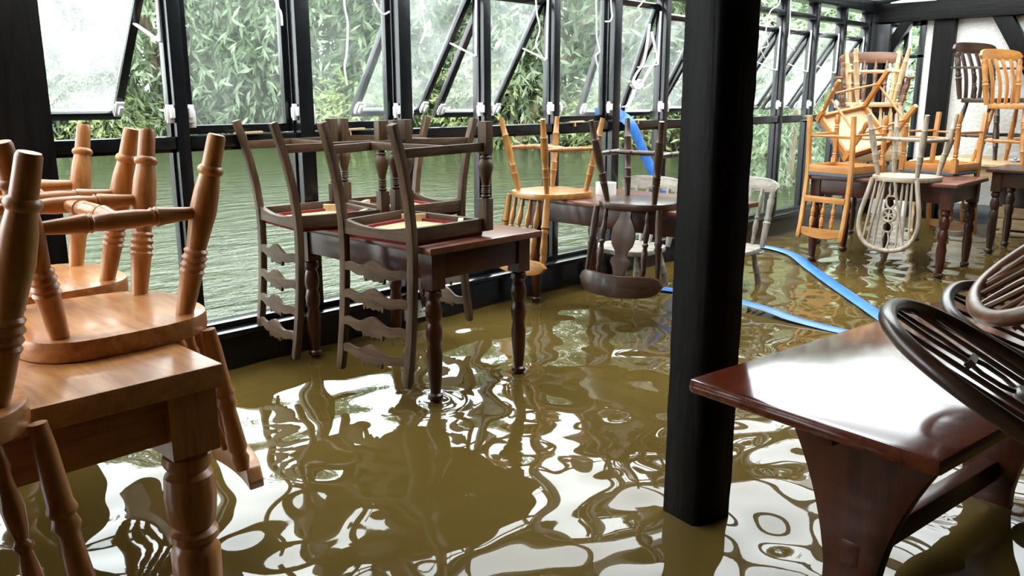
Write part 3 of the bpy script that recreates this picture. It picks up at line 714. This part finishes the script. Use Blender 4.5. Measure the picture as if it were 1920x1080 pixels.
    if arms:
        for sx in (-1, 1):
            m.add('arm_rest', MB().sweep_rect([(sx * .215, -.22, sh + .22), (sx * .245, -.08, sh + .215), (sx * .25, .06, sh + .21), (sx * .235, .13, sh + .205)], .05, .02, up=(0, 0, 1), scales=[.7, .8, 1, .9]), wy, 0.004)
            m.add('arm_post', MB().lathe((sx * .19, .11, sh - .01), (sx * .235, .10, sh + .2), SPIN, 10), wz)
            m.add('arm_spindle', MB().lathe((sx * .195, -.02, sh - .01), (sx * .24, -.02, sh + .205), SPIN, 10), wz)
    return m
def spindle_square(kind):
    m = Model(); wz, wx, wy = W(kind, 'z'), W(kind, 'x'), W(kind, 'y')
    for sx in (-1, 1):
        pts = [(sx * .18, y, z) for y, z in [(-.215, 0), (-.2, .15), (-.19, .3), (-.188, .45), (-.2, .62), (-.225, .80), (-.25, .915), (-.253, .925)]]
        m.add('back_post', MB().sweep_rect(pts, .032, .030, up=(0, 1, 0), scales=[1, 1, 1, 1, 1, 1, 1, .6]), wz, 0.005)
    for sx in (-1, 1):
        x, y = sx * .2, .19
        mb = MB().box(x - .019, x + .019, y - .019, y + .019, .33, .43)
        mb.lathe((x, y, .335), (x, y, 0), [(0, .012), (.03, .018), (.06, .013), (.09, .019), (.12, .013), (.15, .018), (.19, .0145), (.3, .018), (.5, .0205), (.66, .016), (.69, .020), (.72, .015), (.74, .020), (.77, .0145), (.84, .021), (.93, .019), (1, .0135)], 12)
        m.add('front_leg', mb, wz, ang=40)
    cols = [((x, -.205, .60 - .0), (x, -.205, .645)) for x in (-.168, .168)]
    m.add('back_rail', MB().strip(cols, (0, -.018, 0)), wx, 0.003)
    cols = [((x, -.226 - .012 * (1 - (x / .17) ** 2), .84 - .0), (x, -.226 - .012 * (1 - (x / .17) ** 2), .885 + .028 * (1 - (x / .17) ** 2))) for x in [(-.168 + .336 * i / 14) for i in range(15)]]
    m.add('crest_rail', MB().strip(cols, (0, -.018, 0)), wx, ang=30)
    for u in (-.085, 0, .085): m.add('spindle', MB().lathe((u, -.213, .64), (u, -.24, .845), SPIN, 10), wz, ang=45)
    for y in (-.19, .19): m.add('seat_rail', MB().bar((-.19, y, .395), (.19, y, .395), .02, .055), wx, 0.002)
    for sx in (-1, 1): m.add('seat_rail', MB().bar((sx * .182, -.19, .395), (sx * .198, .19, .395), .02, .055), wy, 0.002)
    m.add('seat_board', MB().prism([(-.18, -.185), (.18, -.185), (.195, .185), (-.195, .185)], (0, 0, .408), (1, 0, 0), (0, 1, 0), (0, 0, .010)), W('pale', 'y'))
    m.add('seat_pad', MB().prism([(-.19, -.2), (.19, -.2), (.21, .205), (-.21, .205)], (0, 0, .421), (1, 0, 0), (0, 1, 0), (0, 0, .029)), M['grey_weave'], 0.010, label='dark grey woven seat pad')
    for sx in (-1, 1): m.add('side_stretcher', MB().lathe((sx * .18, -.203, .14), (sx * .2, .19, .14), [(0, .007), (.5, .0095), (1, .007)], 8), wy)
    m.add('front_stretcher', MB().lathe((-.2, .19, .18), (.2, .19, .18), [(0, .007), (.5, .0095), (1, .007)], 8), wx)
    m.add('rear_stretcher', MB().lathe((-.18, -.2, .15), (.18, -.2, .15), [(0, .007), (.5, .0095), (1, .007)], 8), wx)
    return m

# upturned carved-slat chairs on the middle table
LB = ladderback(); CH = T_H
g = 'carved-slat chairs upturned on the middle table'
LB.spawn('ladderback_chair', 'nearest weathered oak carved-slat chair upturned on the front of the middle table', 'chair', inverted(1.990, 2.430, CH, 95.5, .94, .45), g)
LB.spawn('ladderback_chair', 'weathered oak carved-slat chair upturned at the window end, pale slats over the black sill', 'chair', inverted(1.925, 2.945, CH, 83.1, .93, .45), g)
LB.spawn('ladderback_chair', 'weathered oak carved-slat chair upturned behind the others, facing away towards the pillar', 'chair', inverted(2.352, 2.925, CH, -95.0, .93, .45), g)
# pine chairs
PN = windsor('pine', 'spindle', 'pine', thick=.045)
g = 'honey pine chairs upturned on the pine table'
PN.spawn('farmhouse_chair', 'honey pine chair upturned on the pine table, its whole pale seat in view', 'chair', inverted(0.690, 1.968, 0.57, -92, 1.03, .435), g)
PN.spawn('farmhouse_chair', 'honey pine chair upturned farther back by the window post', 'chair', inverted(0.712, 2.470, 0.57, -93, 1.03, .435), g)
PN.spawn('farmhouse_chair', 'nearest pine chair cut off by the left edge, back hanging towards the viewer', 'chair', inverted(0.185, 1.585, 0.57, 190, 1.03, .435), g)
# window table chairs
WG = windsor('honey', 'spindle', 'slim', thick=.034)
WG.spawn('farmhouse_chair', 'golden varnished stick-back chair upturned on the window table', 'chair', inverted(3.316, 2.905, CH, 79.7, .93, .435))
WD = windsor('dark', 'splat', 'slim', thick=.034)
WD.spawn('fiddleback_chair', 'dark stained fiddle-back chair upturned beside the pillar with broad curved crest', 'chair', inverted(3.306, 2.317, CH, 99, .93, .435))
GR = windsor('grey', 'spindle', 'slim', thick=.032)
GR.spawn('farmhouse_chair', 'bleached grey stick-back chair standing in the water just right of the pillar', 'chair', upright(4.42, 2.50, Z_FLOOR, 92, 0.97))
GR.spawn('farmhouse_chair', 'bleached grey chair standing behind the dark fiddle-back chair', 'chair', upright(4.05, 2.92, Z_FLOOR, 90, 0.97))
# far group
GS = spindle_square('gold'); g = 'orange spindle-back chairs with grey woven seats'
GS.spawn('spindle_back_chair', 'orange spindle-back chair upturned at the left end of the far table', 'chair', inverted(5.56, 2.295, CH, 81, .87, .45), g)
GS.spawn('spindle_back_chair', 'orange spindle-back chair thrown on its side on top, pale seat underside showing', 'chair', posed((5.743, 2.191, 1.113), (198.3, 44.7, 251.9), .92), g)
GS.spawn('spindle_back_chair', 'orange spindle-back chair upturned at the right end of the far table', 'chair', inverted(6.20, 1.885, CH, -101.5, .90, .45), g)
WP = windsor('bleached', 'bow', 'slim', thick=.034, e=2.6)
WP.spawn('wheelback_chair', 'pale bleached wheel-back chair upturned on the far table', 'chair', inverted(5.493, 1.866, CH, 84.0, .93, .435))
CP = windsor('brown', 'spindle', 'slim', thick=.034, arms=True)
CP.spawn('captains_chair', 'brown armchair standing upright on the corner table, wide crest on top', 'chair', upright(6.45, 2.50, CH, 118, 1.0))
PG = windsor('pale', 'spindle', 'slim', thick=.034)
PG.spawn('farmhouse_chair', 'pale wooden chair upturned on the seat of the brown armchair', 'chair', inverted(6.385, 2.46, CH + .437, 120, .93, .435))
DS = windsor('dark', 'slat', 'slim', thick=.034, arms=True)
DS.spawn('captains_chair', 'dark high-backed armchair standing on the plank table by the end wall', 'chair', upright(7.86, 2.03, .60, 158, 1.12))
GL = windsor('gold', 'slat', 'slim', thick=.036)
GL.spawn('slatback_chair', 'light brown slat-back chair standing on the plank table at the right edge', 'chair', upright(7.38, 1.72, .60, 158, 1.02))
# dark wheel-backs leaning over the mahogany table
WK = windsor('dark', 'bow', 'slim', thick=.034, e=2.6, rake=.26, vs=1.0, braces=False)
g = 'dark wheel-back chairs tipped over the mahogany table'
WK.spawn('wheelback_chair', 'dark wheel-back chair tipped over the mahogany table, the frontmost hoop', 'chair', posed((1.508, -0.398, 0.351), (47.1, 356, 190.9)), g)
WK.spawn('wheelback_chair', 'dark wheel-back chair tipped over the mahogany table, the second hoop behind', 'chair', posed((2.07, -0.382, 0.417), (56.3, 3.8, 188.4)), g)
WK2 = windsor('brown', 'bow', 'slim', thick=.034, e=2.6, rake=.26, vs=1.0)
WK2.spawn('wheelback_chair', 'brown wheel-back chair upside down on top, its spindles fanning up out of frame', 'chair', posed((2.031, -0.308, 1.252), (218.3, 359.1, 23.8)), g)

# ------------------------------------------------------------------ smaller things
def at_y(px, py, Y):
    """point of the room seen along a camera ray at depth plane Y (used once, at modelling time, to place cords)"""
    y, p = R(YAW), R(PITCH)
    fw = Vector((math.cos(y) * math.cos(p), math.sin(y) * math.cos(p), -math.sin(p))); rt_ = Vector((math.sin(y), -math.cos(y), 0)); up = rt_.cross(fw)
    d = fw + rt_ * ((px - 960) / 1570.7) - up * ((py - 540) / 1570.7)
    return Vector((0, 0, CAM_H)) + d * (Y / d.y)
def catmull(P, n=5):
    out = []
    for i in range(len(P) - 1):
        p0, p1, p2, p3 = P[max(i - 1, 0)], P[i], P[i + 1], P[min(i + 2, len(P) - 1)]
        for q in range(n):
            t = q / n; out.append(.5 * ((2 * p1) + (p2 - p0) * t + (2 * p0 - 5 * p1 + 4 * p2 - p3) * t * t + (3 * p1 - p0 - 3 * p2 + p3) * t ** 3))
    return out + [P[-1]]
CORDS = [
    ([(643, -60), (646, 10), (652, 45), (650, 100), (646, 125), (651, 160)], 'white cord hanging in the window left of the first open sash pair'),
    ([(788, -60), (789, 5), (795, 40), (796, 60), (788, 82)], 'short white cord hanging between the two leaning sash frames'),
    ([(518, -60), (520, 5), (527, 25), (529, 48)], 'short white cord end against the second mullion'),
    ([(690, -50), (700, -5), (708, 15), (718, 27), (730, 22)], 'white cord hooked against the thick mullion above the middle table'),
    ([(1003, -50), (1006, 20), (1012, 55), (1005, 85), (1022, 115)], 'long white cord beside the stay above the golden chair'),
    ([(1116, -60), (1118, 20), (1119, 70), (1124, 95), (1117, 105), (1121, 126)], 'long wavy white cord above the golden upturned chair'),
    ([(1143, -50), (1146, 15), (1148, 30), (1143, 40), (1135, 40)], 'short curled white cord on the mullion above the dark chair'),
    ([(1204, -50), (1205, 0), (1196, 15), (1203, 28), (1190, 42)], 'crinkled white cord right of the curled one'),
    ([(1462, -40), (1462, 5), (1444, 22), (1436, 60), (1440, 85), (1427, 92), (1434, 110)], 'tangled white cord just right of the pillar top'),
    ([(1484, -40), (1482, 20), (1480, 60), (1478, 82), (1490, 95)], 'thin white cord in the second bay right of the pillar'),
]
for P, lb in CORDS:
    pts = catmull([at_y(x, y, DW - 0.07) for x, y in P]); b0 = pts[-1].copy()
    o = link('hanging_cord', MB().tube([p - b0 for p in pts], .0045, 6).mesh('hanging_cord', M['white_cord'])); o.location = b0
    tag(o, lb, 'cord', 'white cords hanging at the windows')
# knotted plastic ribbon in the open window
kb = link('knotted_ribbon', None); kb.location = at_y(1192, 200, DW - .06); o0 = kb.location.copy()
tag(kb, 'knotted white plastic ribbon tied to the open sash above the dark chair', 'ribbon')
def rib(P, r): return MB().tube([p - o0 for p in catmull([at_y(x, y, DW - .06) for x, y in P], 4)], r, 6, flat=.45)
part('strand', rib([(1218, 45), (1212, 90), (1206, 118), (1192, 140), (1186, 155)], .010), M['white_cord'], kb)
part('strand', rib([(1222, 60), (1228, 88), (1232, 108), (1218, 130), (1206, 152), (1196, 160)], .010), M['white_cord'], kb)
part('strand', rib([(1192, 160), (1186, 180), (1176, 198), (1168, 200)], .012), M['white_cord'], kb)
part('knot', rib([(1180, 152), (1188, 160), (1198, 150), (1204, 158), (1194, 168), (1184, 160), (1190, 152)], .012), M['white_cord'], kb)
# blue lay-flat hose over the transom, down the window, across the flood
def ribbon(name, P, w, label, th=.014):
    P = catmull([Vector(p) for p in P], 6); b0 = P[0].copy()
    ups = [Vector((0, min(1, max(0, (p.z - .03) / .25)), 1 - min(.999, max(0, (p.z - .15) / .4)))) for p in P]
    t = link(name, MB().sweep([p - b0 for p in P], [(-w / 2, 0), (-w * .3, th / 2), (0, th * .6), (w * .3, th / 2), (w / 2, 0), (w * .3, -th / 2), (-w * .3, -th / 2)], up=ups).mesh(name, M['blue_hose'])); t.location = b0
    tag(t, label, 'hose', 'blue lay-flat pump hoses'); return t
ribbon('pump_hose', [(4.20, DW + .12, .99), (4.27, DW + .02, .995), (4.32, DW - .07, .93), (4.45, DW - .09, .74), (4.60, DW - .11, .52), (4.78, 3.07, .26), (5.0, 3.04, .07), (5.35, 3.06, .015), (5.70, 3.0, .012), (5.62, 2.66, .012), (5.2, 2.30, .012), (4.84, 2.0, .012), (4.32, 1.553, .012), (3.9, 1.20, .010), (3.6, .98, .002)], .085,
       'blue flat hose draped in over the transom and floating past the far tables')
ribbon('pump_hose', [(4.05, 2.75, .0), (4.02, 2.45, .02), (3.96, 2.15, .035), (3.93, 1.95, .03), (3.90, 1.80, .015), (3.885, 1.62, .006), (3.85, 1.45, .008), (3.75, 1.2, .004), (3.4, .95, -.01)], .085,
       'shorter blue hose lying on the flood beside the pillar')
# white roll on the window table
rl = link('paper_roll', None); rl.location = (3.60, 2.76, T_H); tag(rl, 'white roll standing on the window table', 'roll')
rm = MB(); seg = 24; k = 0
for (r, z) in ((.03, 0), (.056, 0), (.056, .062), (.03, .062)):
    for q in range(seg): rm.v.append((r * math.cos(2 * PI * q / seg), r * math.sin(2 * PI * q / seg), z))
for j in range(4):
    for q in range(seg):
        rm.f.append((j * seg + q, j * seg + (q + 1) % seg, ((j + 1) % 4) * seg + (q + 1) % seg, ((j + 1) % 4) * seg + q))
part('sheet', rm, M['white_plastic'], rl)
tm = MB().tube([(.0305 * math.cos(a), .0305 * math.sin(a), .031) for a in [2 * PI * i / 20 for i in range(20)]], .003, 6, closed=True, up=(0, 0, 1))
part('core', tm, W('pale', 'z'), rl)
# pale slatted bench and dark panelling at the right edge
bn = link('slatted_bench', None); bn.location = (7.74, 1.45, Z_FLOOR); tag(bn, 'pale slatted bench standing in water beyond the right-hand dark table', 'bench')
for i, z in enumerate((.155, .225, .32)): part('slat', MB().box(-.012, .012, -.5, .42, z, z + (.085 if i else .05)), W('pale', 'y'), bn, .003)
for y in (-.45, .38): part('upright', MB().box(.012, .05, y - .025, y + .025, 0, .42), W('pale', 'z'), bn, .003)
st = link('panelled_settle', None); st.location = (7.80, 1.45, Z_FLOOR); tag(st, 'dark brown boarded settle back behind the slatted bench', 'settle')
for i in range(8): part('board', MB().box(0.0, .022, -.56 + i * .13, -.56 + i * .13 + .126, 0, .62), W('dark', 'z'), st, .002)
part('cap_rail', MB().box(-.004, .028, -.57, .49, .62, .645), W('dark', 'y'), st, .003)
# checked cloth
cl, nt, b = new_mat('checked_cloth')
tc = node(nt, 'ShaderNodeTexCoord'); ck = node(nt, 'ShaderNodeTexChecker', i_Scale=38.0); ck.inputs[1].default_value = (.75, .76, .78, 1); ck.inputs[2].default_value = (.10, .13, .24, 1)
nt.links.new(tc.outputs['Object'], ck.inputs[0]); nt.links.new(ck.outputs[0], b.inputs['Base Color']); b.inputs['Roughness'].default_value = .9
rg = wave_field(2, .1, .3, 8, .35)
xs = np.arange(-.16, .161, .016); ys = np.arange(-.16, .161, .016)
def bump(x, y): return .005 + np.abs(rg(x, y)) + .05 * np.exp(-((x / .10) ** 2 + (y / .10) ** 2) * 1.2)
co = link('checked_cloth', grid_mesh('checked_cloth', xs, ys, bump, cl)); co.location = (7.62, 1.62, .60)
md = co.modifiers.new('thickness', 'SOLIDIFY'); md.thickness = .004; md.offset = 1
tag(co, 'crumpled blue and white checked cloth on the plank table', 'cloth')
